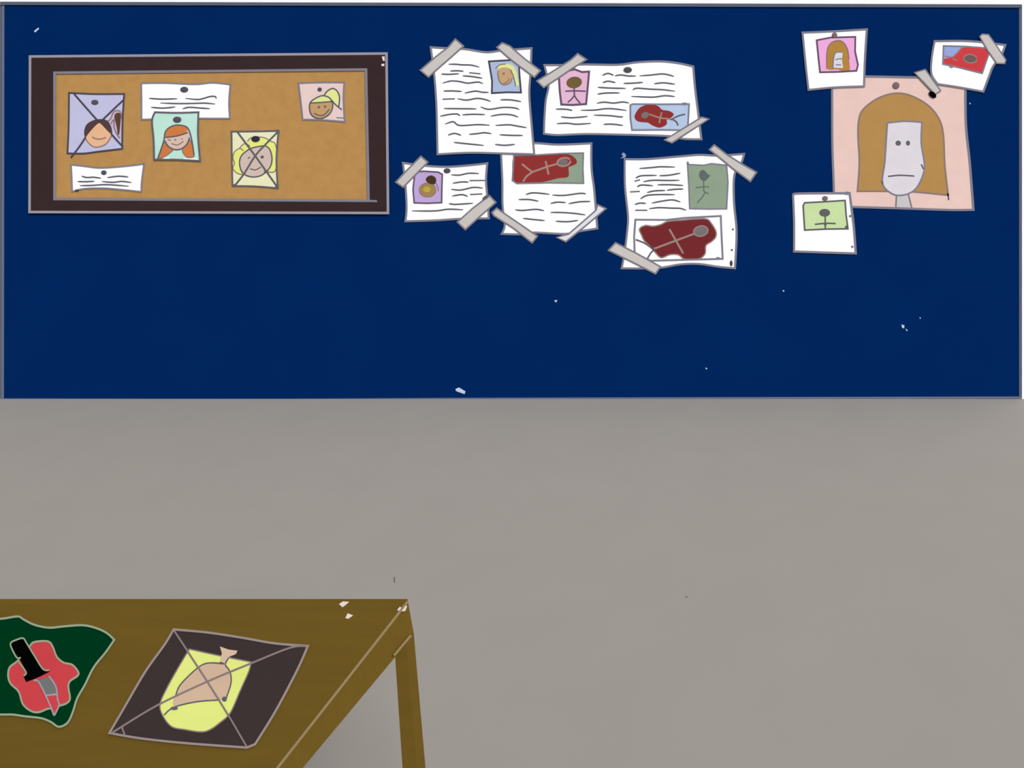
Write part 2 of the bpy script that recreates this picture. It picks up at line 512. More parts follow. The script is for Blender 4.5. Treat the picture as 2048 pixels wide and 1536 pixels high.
# sheet behind the tall one first (lowest layer)
p = Paper(Wall, 'written_sheet', edges(cG([(985, 85), (1280, 72), (1500, 85), (1793, 74)]), cG([(1793, 74), (1795, 300), (1820, 500), (1846, 832)]),
          cG([(1846, 832), (1700, 855), (1560, 880), (1280, 868), (1180, 884), (995, 880)]), cG([(995, 880), (1022, 800), (1002, 620), (1000, 400), (985, 85)])), 0.0004,
          'white sheet with wide blood picture above its writing, upper left corner under another sheet', 'sheet of paper', SH, 'white_paper', 'outline', 4, curve=False)
p.text([cG(q) for q in ([(1210, 530), (1280, 515), (1420, 528)], [(1445, 535), (1550, 538), (1690, 520), (1745, 525)], [(1145, 575), (1240, 575), (1322, 590)],
        [(1430, 610), (1490, 598), (1565, 602)], [(1590, 612), (1690, 595), (1785, 592)], [(1115, 666), (1180, 672), (1300, 662), (1372, 675)],
        [(1430, 690), (1520, 690), (1640, 698), (1740, 712)], [(1185, 742), (1270, 752), (1378, 762)], [(1475, 768), (1580, 772), (1675, 760)])])
pp = cG([(1103, 182), (1300, 178), (1520, 165), (1722, 160), (1718, 300), (1724, 430), (1400, 426), (1130, 432), (1090, 405)])
ph = p.fill('photograph', pp, 'sage', 0, curve=False)
p.fill('blood_pool', cG([(1107, 190), (1300, 182), (1480, 168), (1590, 172), (1650, 208), (1662, 250), (1620, 275), (1590, 290), (1588, 370), (1500, 385), (1400, 410), (1280, 432), (1130, 430), (1098, 390)]), 'blood', 1, ph)
p.lines('stick_figure', names=('stick_leg', 'stick_leg', 'stick_body', 'stick_arm', 'head_outline'), dot='stick_figure_head', strokes=[cG([(1175, 258), (1220, 295), (1268, 330)]), cG([(1185, 415), (1215, 370), (1268, 330)]), cG([(1268, 330), (1400, 282), (1500, 255)]), cG([(1385, 232), (1398, 290), (1412, 352)]),
                         cG(ellipse(1548, 240, 58, 36, -0.2))], w=3.8, material='figure_pink', level=2, parent=ph, dots=[])
p.fill('stick_figure_head', cG(ellipse(1540, 242, 44, 26, -0.2)), 'head_grey', 2, ph)
p.lines('photograph_outline', [pp], 3, 'outline', 2, ph, curve=False, closed=True)
h4 = p.top + 4 * STEP
tape(cG([(908, 690), (950, 652), (1100, 755), (1312, 900), (1265, 960), (1100, 830), (925, 718)]), h4, 'grey tape strip at lower left corner of the wide blood picture sheet')
tape(cG([(1485, 912), (1590, 882), (1720, 770), (1832, 672), (1850, 622), (1922, 656), (1740, 810), (1565, 950)]), h4,
     'thin pale curled tape strip at lower right corner of the wide blood picture sheet', 'pale_tape')

# tall sheet
p = Paper(Wall, 'written_sheet', edges(cE([(245, 203), (400, 213), (650, 225), (900, 262), (1100, 240), (1435, 215)]), cE([(1435, 215), (1425, 500), (1410, 760), (1440, 1150), (1468, 1468)]),
          cE([(1468, 1468), (1100, 1458), (700, 1450), (325, 1468)]), cE([(325, 1468), (320, 1200), (310, 850), (285, 520), (245, 203)])), 0.0032,
          'tall white sheet full of writing with a blue photo of a blond person', 'sheet of paper', SH, 'white_paper', 'outline', 4, curve=False)
p.text([cE(q) for q in ([(455, 405), (540, 405), (620, 412), (720, 415), (818, 438)], [(475, 485), (560, 482), (632, 488)], [(370, 520), (450, 524), (580, 517)], [(700, 505), (832, 518)], [(622, 542), (730, 550), (855, 570)],
        [(385, 628), (480, 603), (580, 608), (680, 628), (800, 615), (862, 634)], [(395, 722), (500, 720), (612, 726)], [(645, 746), (770, 722), (850, 735), (930, 737)], [(385, 818), (530, 813)],
        [(560, 812), (670, 828), (790, 808), (880, 820), (952, 844)], [(1068, 825), (1190, 826), (1312, 846)], [(400, 928), (600, 930), (785, 932)], [(833, 908), (930, 937), (1100, 915), (1230, 920), (1292, 940)],
        [(355, 1020), (450, 1000), (550, 992), (592, 1014)], [(618, 1003), (750, 996), (885, 1000)], [(953, 1018), (1080, 998), (1200, 1003), (1278, 1030)], [(415, 1112), (510, 1084), (585, 1128), (800, 1118), (942, 1126)],
        [(1010, 1128), (1160, 1120), (1250, 1132), (1378, 1155)], [(450, 1242), (525, 1222), (605, 1245)], [(698, 1233), (790, 1225), (880, 1214), (962, 1226)], [(1058, 1238), (1200, 1245), (1332, 1246)],
        [(518, 1328), (650, 1342), (872, 1364)], [(1005, 1352), (1120, 1362), (1238, 1352)])])
pp = cE([(932, 370), (1100, 360), (1285, 350), (1293, 520), (1312, 738), (1150, 735), (967, 745), (970, 600)])
ph = p.fill('photograph', pp, 'sky_photo', 0, curve=False)
fp = cE([(1045, 460), (1110, 440), (1180, 465), (1205, 560), (1180, 622), (1110, 648), (1060, 610), (1040, 530)])
p.fill('face', fp, 'tan_face', 1, ph)
p.fill('hair', cE([(1038, 462), (1058, 412), (1130, 403), (1210, 418), (1252, 480), (1272, 570), (1284, 650), (1250, 662), (1230, 600), (1215, 520), (1180, 458), (1100, 442)]), 'pale_blond', 2, ph)
p.lines('face_line', [cE([(1040, 480), (1040, 540), (1062, 612), (1110, 648), (1180, 625), (1208, 565)]), cE([(1105, 632), (1150, 612), (1172, 575)]), cE([(1010, 455), (1060, 412), (1130, 402)]), cE([(1185, 465), (1220, 540), (1250, 665)])],
        2.2, 'soft_line', 3, ph, dots=[(cE([(1107, 515)])[0], 2.6, 2.4)])
p.lines('photograph_outline', [pp], 3.4, 'dark_ink', 3, ph, curve=False, closed=True)
h1 = p.top + 4.5 * STEP
tape(cE([(122, 475), (300, 320), (460, 195), (535, 108), (632, 190), (480, 325), (330, 455), (218, 556)]), h1, 'wide grey tape strip at upper left corner of the tall written sheet')
tape(cE([(1028, 205), (1090, 152), (1180, 190), (1360, 345), (1540, 480), (1468, 558), (1290, 425), (1150, 315)]), h1, 'grey tape strip at upper right corner of the tall written sheet over its blue photo')

# wide sheet
p = Paper(Wall, 'written_sheet', edges(cF([(155, 270), (300, 270), (600, 263), (950, 266), (1150, 240), (1400, 230), (1600, 250), (1760, 285)]), cF([(1760, 285), (1780, 520), (1815, 800), (1848, 1070)]),
          cF([(1848, 1070), (1650, 1065), (1500, 1035), (1000, 1020), (600, 1013), (300, 1024), (150, 1010)]), cF([(150, 1010), (155, 850), (170, 650), (200, 480), (155, 270)])), 0.0004,
          'wide white sheet with a pink stick figure photo and a blue photo with blood', 'sheet of paper', SH, 'white_paper', 'outline', 4, curve=False)
p.text([cF(q) for q in ([(780, 382), (840, 360), (902, 382)], [(915, 386), (980, 377), (1060, 388), (1142, 388)], [(1180, 387), (1300, 378), (1420, 366), (1490, 375), (1552, 394)], [(785, 462), (840, 444), (922, 460)],
        [(1008, 468), (1110, 465), (1218, 457)], [(1338, 472), (1440, 462), (1562, 477)], [(730, 510), (860, 518), (1032, 522)], [(1108, 540), (1150, 520), (1300, 530), (1430, 536), (1562, 552)], [(728, 584), (820, 572), (967, 570)],
        [(1092, 608), (1320, 616), (1450, 601), (1562, 609)], [(720, 682), (800, 670), (900, 680), (1000, 668), (1068, 680)], [(278, 745), (390, 747), (455, 760)], [(548, 758), (700, 755), (800, 742), (900, 742), (1042, 760)],
        [(333, 828), (450, 838), (622, 824)], [(688, 810), (850, 815), (960, 828), (1003, 828)], [(288, 902), (400, 897), (500, 908), (658, 899)], [(793, 910), (880, 907), (1003, 921)])])
pp = cF([(312, 405), (390, 335), (480, 315), (560, 345), (637, 340), (625, 480), (605, 690), (460, 700), (338, 695), (322, 560)])
ph = p.fill('photograph', pp, 'rose_photo', 0, curve=False)
fg = p.lines('stick_figure', names=('stick_body', 'stick_arm', 'stick_leg'), strokes=[cF([(476, 510), (478, 600)]), cF([(380, 552), (480, 548), (600, 552)]), cF([(478, 598), (450, 635), (408, 672)]), cF([(478, 598), (505, 640), (542, 682)])], w=3, material='rose_line', level=1, parent=ph)
p.fill('stick_figure_head', cF(ellipse(476, 458, 84, 62, -0.15)), 'olive', 1, ph)
p.lines('photograph_outline', [pp], 4, 'rose_line', 2, ph, curve=False, closed=True)
pp = cF([(1082, 700), (1110, 690), (1400, 692), (1715, 690), (1708, 830), (1700, 972), (1400, 968), (1100, 970), (1082, 840)])
ph = p.fill('photograph', pp, 'ice_photo', 0, curve=False)
p.fill('blood_pool', cF([(1138, 790), (1190, 725), (1290, 692), (1380, 712), (1425, 752), (1500, 765), (1550, 800), (1515, 842), (1475, 862), (1472, 910), (1400, 945), (1320, 922), (1270, 892), (1170, 880), (1128, 840)]), 'blood', 1, ph)
p.lines('stick_figure', names=('stick_body', 'stick_arm'), strokes=[cF([(1285, 800), (1400, 838), (1480, 848), (1530, 858)]), cF([(1420, 778), (1405, 835), (1393, 895)])], w=3, material='figure_pink', level=2, parent=ph)
p.lines('stick_leg', [cF([(1520, 858), (1600, 818), (1672, 800)]), cF([(1525, 850), (1575, 880), (1597, 922)])], 3, 'ink', 2, ph)
p.fill('stick_figure_head', cF(ellipse(1240, 810, 42, 34, -0.4)), 'head_grey', 2, ph)
p.lines('photograph_outline', [pp], 3.2, 'outline', 3, ph, curve=False, closed=True, dots=[(cF([(1665, 688)])[0], 7, 2.8)])
h2 = p.top + 4.5 * STEP
pin(cF([(1055, 322)])[0], 8.4, 5.8, p.top, 'dark round pin at the top edge of the wide white sheet')
tape(cF([(75, 442), (250, 335), (440, 215), (515, 148), (608, 210), (450, 310), (290, 420), (148, 512)]), h2, 'grey tape strip at upper left corner of the wide white sheet')
tape(cF([(1450, 1078), (1650, 955), (1850, 832), (1926, 852), (1720, 985), (1530, 1108)]), h2, 'grey tape strip at lower right corner of the wide white sheet')

# small sheet
p = Paper(Wall, 'written_sheet', edges(cG([(115, 248), (300, 272), (500, 283), (700, 270), (866, 252)]), cG([(866, 252), (855, 400), (868, 560), (880, 742)]),
          cG([(880, 742), (640, 745), (400, 760), (138, 768)]), cG([(138, 768), (148, 650), (138, 450), (115, 248)])), 0.0004,
          'smallest taped white sheet, with a violet photo of a head with a bun', 'sheet of paper', SH, 'white_paper', 'outline', 4, curve=False)
p.text([cG(q) for q in ([(545, 355), (620, 357), (700, 341), (792, 343)], [(558, 430), (640, 418), (700, 420)], [(708, 406), (852, 405)], [(545, 484), (630, 490), (740, 467), (827, 473)], [(553, 544), (640, 531), (692, 547)],
        [(713, 530), (822, 525)], [(525, 610), (580, 618), (740, 608)], [(195, 676), (400, 676), (520, 661), (652, 666)])])
pp = cG([(222, 330), (300, 322), (430, 330), (466, 350), (462, 480), (460, 602), (330, 608), (215, 604), (205, 480)])
ph = p.fill('photograph', pp, 'violet', 0, curve=False)
p.fill('head', cG(ellipse(335, 490, 76, 64)), 'ochre_face', 1, ph)
p.fill('face_spot', cG(ellipse(328, 485, 32, 26)), 'yellow_spot', 2, ph)
p.fill('hair_bun', cG([(318, 400), (335, 370), (370, 360), (405, 380), (410, 415), (390, 440), (345, 430)]), 'dark_bun', 2, ph)
p.lines('head_line', [cG(ellipse(335, 490, 74, 62)), cG([(405, 420), (425, 460), (430, 500)])], 2, 'soft_line', 2, ph)
p.lines('photograph_outline', [pp], 3, 'rose_line', 3, ph, curve=False, closed=True)
h3 = p.top + 4.5 * STEP
pin(cG([(510, 318)])[0], 7, 5, p.top, 'dark round pin beside the violet photo on the small white sheet')
tape(cG([(52, 420), (150, 315), (275, 190), (336, 242), (235, 345), (118, 465)]), h3, 'grey tape strip at upper left corner of the small white sheet')
o = tape(cG([(600, 775), (740, 650), (885, 540), (942, 600), (800, 725), (670, 842)]), h3, 'grey tape strip at lower right corner of the small white sheet')
Shape(Wall).slab(cG(ellipse(852, 556, 34, 16, -0.6, 14)), h3 + 0.0012, h3 + 0.0015).build('ink_spot', 'ink', o)

# sheet with the large blood picture
p = Paper(Wall, 'written_sheet', edges(cH([(262, 255), (500, 255), (800, 230), (1050, 210), (1250, 218), (1527, 200)]), cH([(1527, 200), (1500, 290), (1425, 420), (1420, 700), (1447, 1000), (1440, 1250), (1430, 1412)]),
          cH([(1430, 1412), (1250, 1395), (1050, 1366), (850, 1370), (600, 1410), (230, 1412)]), cH([(230, 1412), (260, 1250), (290, 1000), (296, 850), (265, 550), (262, 255)])), 0.0004,
          'white sheet with grey-green stick figure photo above a large dark red blood picture', 'sheet of paper', SH, 'white_paper', 'outline', 4, curve=False)
p.text([cH(q) for q in ([(418, 355), (540, 346), (640, 337), (795, 340)], [(378, 457), (440, 432), (602, 428)], [(628, 432), (740, 425), (852, 404)], [(365, 490), (425, 474)], [(458, 495), (560, 480), (700, 482), (842, 480)], [(395, 550), (440, 530), (562, 538)],
        [(608, 528), (740, 527), (882, 535)], [(318, 603), (422, 598)], [(498, 610), (580, 592), (692, 588)], [(708, 585), (800, 575), (882, 572)], [(428, 677), (500, 640), (640, 631), (792, 632)], [(370, 737), (420, 722), (487, 725)],
        [(548, 722), (660, 700), (770, 688), (852, 710)], [(373, 798), (502, 798)], [(520, 782), (620, 770), (760, 775), (850, 778), (912, 797)]) ])
pp = cH([(928, 312), (1100, 320), (1180, 303), (1342, 320), (1357, 500), (1342, 782), (1150, 785), (950, 780), (942, 550)])
ph = p.fill('photograph', pp, 'sage', 0, curve=False)
p.lines('stick_figure', names=('stick_body', 'stick_arm', 'stick_leg'), strokes=[cH([(1098, 480), (1100, 600)]), cH([(1015, 558), (1090, 550), (1155, 550)]), cH([(1112, 600), (1090, 650), (1030, 718)]), cH([(1110, 600), (1150, 625)])], w=2.2, material='sage_line', level=1, parent=ph)
p.fill('stick_figure_head', cH([(1050, 430), (1060, 385), (1100, 370), (1135, 410), (1165, 430), (1135, 470), (1100, 490), (1065, 465)]), 'sage_line', 1, ph)
p.lines('photograph_outline', [pp], 2.8, 'outline', 2, ph, curve=False, closed=True, dots=[(cH([(930, 300)])[0], 2.4, 4), (cH([(1010, 780)])[0], 6, 2)])
pp = cH([(375, 897), (700, 900), (900, 878), (1280, 858), (1285, 1000), (1300, 1312), (900, 1322), (540, 1332), (368, 1262), (362, 1080)])
ph = p.fill('photograph', pp, 'white_paper', 0, curve=False)
bp = cH([(418, 995), (480, 958), (560, 966), (640, 950), (720, 915), (860, 902), (1000, 890), (1130, 890), (1182, 940), (1228, 1020), (1225, 1082), (1180, 1130), (1122, 1172), (1112, 1260), (1040, 1316), (900, 1316), (830, 1270), (740, 1268), (650, 1300), (590, 1250), (540, 1190), (470, 1120), (440, 1060)])
bl = p.fill('blood_pool', bp, 'dark_blood', 1, ph)
p.lines('blood_outline', [bp], 2.6, 'figure_grey', 1.4, ph, closed=True)
p.lines('stick_figure', names=('stick_body', 'stick_arm'), strokes=[cH([(560, 1210), (800, 1120), (1000, 1045)]), cH([(735, 998), (805, 1120), (882, 1255)])], w=4, material='figure_grey', level=2.2, parent=ph)
p.lines('stick_leg', [cH([(378, 1108), (480, 1150), (572, 1218)]), cH([(572, 1215), (535, 1255), (498, 1318)])], 3.2, 'ink', 2.2, ph)
p.fill('stick_figure_head', cH(ellipse(1068, 1018, 76, 54, -0.2)), 'head_grey', 2, ph)
p.lines('head_outline', [cH(ellipse(1068, 1018, 76, 54, -0.2))], 2.6, 'figure_grey', 3.2, ph, closed=True)
p.lines('photograph_outline', [pp], 3.8, 'outline', 2, ph, curve=False, closed=True, dots=[(cH([(1250, 1308)])[0], 5, 3)])
p.lines('ink_spot', [], 1, 'dark_ink', 2, dots=[(cH([(1390, 1360)])[0], 3, 6), (cH([(1397, 1218)])[0], 2, 2), (cH([(1408, 1000)])[0], 1.8, 2)])
Shape(Wall).slab(cH([(228, 200), (250, 185), (275, 208), (272, 232), (262, 240), (212, 248), (245, 228)]), 0, 0.0006).build('paint_chip', 'faint_chip', wall)
h5 = p.top + 4.5 * STEP
tape(cH([(1160, 155), (1210, 105), (1340, 205), (1500, 305), (1658, 395), (1592, 492), (1400, 350), (1250, 225)]), h5, 'grey tape strip at upper right corner of the large blood picture sheet')
tape(cH([(90, 1222), (165, 1142), (380, 1250), (640, 1395), (588, 1470), (340, 1345)]), h5, 'grey tape strip at lower left corner of the large blood picture sheet')

# ------------------------------------------------------------------ poster and instant photos at the right
p = Paper(Wall, 'portrait_poster', edges(cJ([(400, 92), (650, 88), (1040, 95), (1425, 98)]), cJ([(1425, 98), (1428, 450), (1458, 750), (1486, 1112)]),
          cJ([(1486, 1112), (1300, 1113), (900, 1100), (560, 1090), (415, 1085)]), cJ([(415, 1085), (412, 900), (402, 600), (400, 92)])), 0.0004,
          'large pink portrait poster of a long-haired person with a pale face and straight mouth', 'poster', None, 'poster_pink', 'outline', 4.4, curve=False)
hp = edges(cJ([(595, 970), (610, 750), (600, 550), (606, 420), (640, 340), (740, 262), (850, 222), (950, 220), (1060, 260), (1160, 330), (1230, 430), (1256, 550), (1265, 750), (1280, 900), (1292, 1000)]),
           cJ([(1292, 1000), (1030, 975), (830, 970), (595, 970)]))
hr = p.fill('hair', hp, 'poster_hair', 0, curve=False)
p.lines('hair_outline', [hp], 3.4, 'soft_line', 1, hr, curve=False, closed=True)
nk = p.fill('neck', cJ([(895, 990), (985, 990), (1010, 1095), (890, 1095)]), 'neck_grey', 0, curve=False)
p.lines('neck_outline', [cJ([(895, 995), (890, 1095)]), cJ([(985, 990), (1012, 1098)])], 3.2, 'outline', 1, nk)
fp = edges(cJ([(825, 445), (960, 432), (1090, 440)]), cJ([(1090, 440), (1085, 600), (1110, 780), (1075, 900), (1020, 970), (940, 1000), (860, 988), (788, 910), (805, 750), (815, 600), (825, 445)]))
fc = p.fill('face', fp, 'pale_face', 1, curve=False)
p.lines('face_outline', [fp], 3.2, 'outline', 2, fc, curve=False, closed=True)
p.lines('facial_features', names=('mouth', 'ear', 'jaw_mark'), dot='eye', strokes=[cJ([(830, 856), (920, 847), (1032, 853)]), cJ([(1085, 762), (1102, 800)]), cJ([(782, 890), (790, 915)])], w=3, material='ink', level=2, parent=fc,
        dots=[(cJ([(908, 600)])[0], 5.6, 5.2), (cJ([(983, 600)])[0], 4.2, 5)])
p.lines('hair_tail', [cJ([(1285, 985), (1292, 1005), (1295, 1038)])], 3, 'ink', 1)
pin(cJ([(891, 158)])[0], 7, 7, p.top, 'grey-brown round pin at the top of the large pink poster', 'pin_brown')
hp_ = p.top + 5 * STEP

IN = 'white bordered photos around the pink poster'
p = Paper(Wall, 'instant_photo', edges(cI([(112, 112), (400, 100), (685, 82)]), cI([(685, 82), (668, 350), (660, 590)]), cI([(660, 590), (400, 600), (165, 622)]), cI([(165, 622), (140, 400), (112, 112)])), hp_,
          'white bordered photo of long brown hair on bright pink, upper left of the poster', 'photo', IN, 'white_paper', 'outline', 4, 'card', False)
pp = cI([(238, 180), (360, 156), (582, 150), (580, 280), (606, 400), (592, 452), (420, 462), (268, 465), (255, 350)])
ph = p.fill('picture', pp, 'orchid', 0, curve=False)
p.fill('hair', cI([(330, 430), (332, 280), (360, 212), (420, 185), (470, 198), (508, 255), (525, 350), (530, 455), (470, 455), (420, 440)]), 'hair_brown', 1, ph)
p.fill('face', cI([(383, 425), (390, 340), (410, 290), (470, 287), (462, 350), (472, 428)]), 'silver_face', 2, ph, curve=False)
p.lines('face_line', [cI([(405, 355), (430, 346), (462, 346)]), cI([(408, 398), (455, 400)]), cI([(383, 430), (390, 340), (410, 290), (470, 287)])], 2.2, 'outline', 3, ph)
p.lines('hair_outline', [cI([(328, 435), (330, 280), (360, 210), (420, 183), (472, 197), (512, 260), (526, 350)])], 2.2, 'soft_line', 3, ph)
p.lines('picture_outline', [pp], 3.4, 'rose_line', 2, ph, curve=False, closed=True)
pin(cI([(397, 135)])[0], 5.4, 5.4, p.top, 'dark pin on the photo of brown hair on bright pink', 'pin_brown')

p = Paper(Wall, 'instant_photo', edges(cI([(1288, 188), (1600, 188), (1917, 222)]), cI([(1917, 222), (1880, 320), (1810, 410), (1770, 510), (1722, 638)]), cI([(1722, 638), (1500, 598), (1315, 570)]), cI([(1315, 570), (1260, 480), (1262, 340), (1288, 188)])), hp_,
          'tilted white bordered photo of a red shape with a grey oval, upper right of poster', 'photo', IN, 'white_paper', 'outline', 4, 'card', False)
pp = cI([(1368, 230), (1560, 235), (1762, 250), (1772, 300), (1740, 390), (1712, 475), (1500, 422), (1362, 392)])
ph = p.fill('picture', pp, 'car_blue', 0, curve=False)
p.fill('red_shape', cI([(1478, 305), (1500, 270), (1535, 245), (1640, 240), (1757, 252), (1770, 300), (1740, 390), (1710, 470), (1600, 440), (1480, 412), (1365, 390), (1368, 345), (1440, 335)]), 'car_red', 1, ph, curve=False)
p.fill('grey_oval', cI(ellipse(1605, 345, 60, 40, 0.1)), 'hub_grey', 2, ph)
p.lines('shape_line', [cI([(1380, 320), (1440, 330), (1480, 300), (1535, 240)]), cI(ellipse(1605, 345, 58, 38, 0.1)), cI([(1420, 412), (1440, 422), (1470, 405)]), cI([(1445, 345), (1490, 360)])], 2.4, 'figure_grey', 3, ph)
p.lines('picture_outline', [pp], 3, 'outline', 2, ph, curve=False, closed=True)
hq = p.top + 4.5 * STEP
tape(cI([(1690, 148), (1712, 126), (1768, 130), (1850, 245), (1922, 355), (1912, 388), (1842, 386), (1760, 270)]), hq, 'grey tape strip at upper right corner of the tilted red photo', w=2.6)
o = tape(cI([(1110, 468), (1205, 440), (1275, 540), (1342, 630), (1295, 662), (1225, 590)]), hq, 'grey tape strip with a black blot at lower left corner of the tilted red photo', w=2.6)
b = Shape(Wall).slab(cI(ellipse(1270, 665, 38, 24, 0.7, 16)), hq + 0.0004, hq + 0.0014).build('ink_blot', 'black', o)
b['label'] = 'black ink blot at the tape end'

p = Paper(Wall, 'instant_photo', edges(cJ([(100, 1000), (125, 988), (300, 985), (535, 985)]), cJ([(535, 985), (550, 1100), (568, 1250), (582, 1447)]), cJ([(582, 1447), (350, 1440), (108, 1432)]), cJ([(108, 1432), (108, 1200), (100, 1000)])), hp_,
          'white bordered photo of a stick figure on light green, lower left of the poster', 'photo', IN, 'white_paper', 'outline', 4.4, 'card', False)
pp = cJ([(178, 1080), (190, 1058), (340, 1050), (500, 1040), (508, 1150), (522, 1258), (350, 1260), (190, 1268)])
ph = p.fill('picture', pp, 'lime', 0, curve=False)
p.lines('stick_figure', names=('stick_body', 'stick_arm'), dot='stick_arm', strokes=[cJ([(347, 1155), (348, 1258)]), cJ([(268, 1224), (348, 1216), (428, 1218)])], w=3.2, material='ink', level=1, parent=ph, dots=[(cJ([(348, 1222)])[0], 3.5, 3)])
p.fill('stick_figure_head', cJ(ellipse(343, 1135, 42, 30)), 'ink', 1, ph)
p.lines('picture_outline', [pp], 3.2, 'ink', 2, ph, curve=False, closed=True, dots=[(cJ([(512, 1245)])[0], 3.4, 3.4)])
p.lines('ink_spot', [], 1, 'outline', 4, dots=[(cJ([(540, 1160)])[0], 2.6, 2.4), (cJ([(515, 985)])[0], 6, 3.4), (cJ([(556, 1396)])[0], 2.4, 2.4)])
pin(cJ([(346, 1024)])[0], 5.8, 4.8, p.top, 'dark round pin on the light green stick figure photo', 'pin_brown')

# ------------------------------------------------------------------ table
YB = F * (EYE - TABLE_Z) / (1198 - V0)               # depth of the back edge
XR = (815 - U0) * YB / F                              # right edge
XL, YF = XR - 1.6, YB - 0.82
table = thing('wooden_table', (XL / 2 + XR / 2, YB / 2 + YF / 2, 0), 'brown wooden table with splayed legs standing on the grey floor at lower left', 'table')
TO = ORIGIN[table]


def hull(name, verts, faces, material, parent):
    me = bpy.data.meshes.new(name)
    o0 = ORIGIN[parent]
    me.from_pydata([Vector(q) - o0 for q in verts], [], faces)
    me.materials.append(M(material))
    bm = bmesh.new()
    bm.from_mesh(me)
    bmesh.ops.recalc_face_normals(bm, faces=bm.faces)
    bm.to_mesh(me)
    bm.free()
    o = bpy.data.objects.new(name, me)
    COL.objects.link(o)
    o.parent = parent
    ORIGIN[o] = o0
    return o


T = TABLE_Z
XS = (828 - U0) * YB / F                              # foot of the flared side board
def drop(y):                                          # lower edge of the hand-cut side board
    yb, zb = YB, EYE - (1269 - V0) * YB / F
    y1 = XS * F / (614 - U0)
    z1 = EYE - (1535 - V0) * y1 / F
    return zb + (z1 - zb) * min(1.12, (yb - y) / (yb - y1))


top = box('table_top', XL, XR, YF, YB, T - 0.022, T, 'table_brown', table)
n = 9
for nm, xt, xb, xi in (('side_board', XR, XS, XR - 0.02), ('side_board', XL, XL - (XS - XR), XL + 0.02)):
    vs, fs = [], []
    for i in range(n):
        y = YF - 0.002 + (YB - YF + 0.002) * i / (n - 1)
        z = drop(y)
        k = (T - z) / (T - drop(YB))
        vs += [(xt, y, T - 0.0005), (xt + (xb - xt) * min(1, k * 1.0), y, z), (xi, y, z), (xi, y, T - 0.022)]
    for i in range(n - 1):
        a = 4 * i
        for q in range(4):
            fs.append((a + q, a + (q + 1) % 4, a + 4 + (q + 1) % 4, a + 4 + q))
    fs += [(0, 1, 2, 3), tuple(4 * (n - 1) + q for q in (3, 2, 1, 0))]
    hull(nm, vs, fs, 'table_brown', table)
box('rear_rail', XL + 0.03, XR - 0.03, YB - 0.03, YB - 0.01, T - 0.075, T - 0.022, 'table_brown', table)
box('front_rail', XL + 0.03, XR - 0.03, YF + 0.01, YF + 0.03, T - 0.06, T - 0.022, 'table_brown', table)

# rear right leg as seen: inner and outer lines run down and outward
LD = 0.034
y0, y1 = YB - LD, YB
def leg(sx, yfar):
    """Splayed tapering leg; sx = +1 right side, -1 left side."""
    if yfar:
        ya, yb = y0, y1
    else:
        ya, yb = YF + 0.02, YF + 0.02 + LD
    def xo(z):   # outer face
        v = V0 + (EYE - z) * F / y1
        return (828 + (v - 1272) * (851 - 828) / (1536 - 1272) - U0) * y1 / F
    def xi(z):   # inner face
        v = V0 + (EYE - z) * F / y0
        return (790 + (v - 1310) * (805 - 790) / (1536 - 1310) - U0) * y0 / F
    zt = (EYE - (1264 - V0) * y1 / F) if yfar else T - 0.03
    vs = []
    for z in (0.0, zt):
        for x in (xi(z), xo(z)):
            xx = x if sx > 0 else XL + XR - x
            vs += [(xx, ya, z), (xx, yb, z)]
    fs = [(0, 1, 3, 2), (4, 6, 7, 5), (0, 2, 6, 4), (1, 5, 7, 3), (0, 4, 5, 1), (2, 3, 7, 6)]
    hull('leg', vs, fs, 'table_brown', table)
for sx in (1, -1):
    for far in (True, False):
        leg(sx, far)
# pale drawn outline along the top's right edge and along the lower edge of the side board
e = Shape(Top).stroke([(815, 1203), (797, 1226.6), (680, 1376), (555, 1535), (470, 1640)], 4.6, 0.0, 0.0008, curve=False)
e.build('edge_outline', 'edge_tan', table)


class Side:                                           # the outer face of the right side board
    normal = Vector((1, 0, 0))

    @staticmethod
    def at(u, v, h):
        x = XS + h
        y = x * F / (u - U0)
        return Vector((x, y, EYE - (v - V0) * y / F))


Shape(Side).stroke([(822, 1271), (788, 1311)], 4.4, 0.001, 0.0008, curve=False).build('edge_outline', 'edge_tan', table)
for pts in (cM([(560, 295), (590, 275), (635, 278), (610, 300), (585, 318)]), cM([(608, 400), (625, 365), (665, 380), (630, 405)]),
            cM([(1000, 340), (1020, 315), (1045, 330), (1055, 300), (1075, 310), (1062, 345), (1025, 350)])):
    Shape(Top).slab(pts, 0, 0.0006).build('scuff_mark', 'scuff_white', table)
# ---- pictures lying on the table
PT = 'drawn pictures lying on the brown table'
gp = cK([(-380, 330), (-150, 300), (20, 293), (180, 270), (240, 300), (350, 355), (500, 385), (650, 372), (850, 360), (1000, 395), (1100, 445), (1170, 510)])
gp2 = cK([(1170, 510), (1080, 640), (960, 790), (870, 970), (790, 1110), (745, 1250), (690, 1360), (600, 1400), (520, 1350), (420, 1312), (250, 1292), (130, 1275), (20, 1275), (-250, 1270), (-470, 1250)])
p = Paper(Top, 'drawn_picture', edges(gp, gp2, cK([(-470, 1250), (-420, 800), (-380, 330)])), 0.0004,
          'dark green wavy-edged picture of a black-handled knife in red blood on the table', 'picture', PT, 'forest', 'forest_edge', 4, curve=False)
bp = cK([(300, 580), (350, 532), (490, 525), (540, 580), (580, 680), (650, 742), (740, 765), (802, 840), (790, 882), (720, 930), (700, 990), (717, 1110), (680, 1160), (610, 1185), (560, 1215), (490, 1215), (400, 1250), (320, 1240), (235, 1170), (190, 1040), (110, 960), (83, 880), (100, 790), (180, 725), (240, 640)])
bl = p.fill('blood_pool', bp, 'wet_red', 0)
p.lines('outline', [bp], 3.6, 'forest_edge', 1, bl, closed=True)
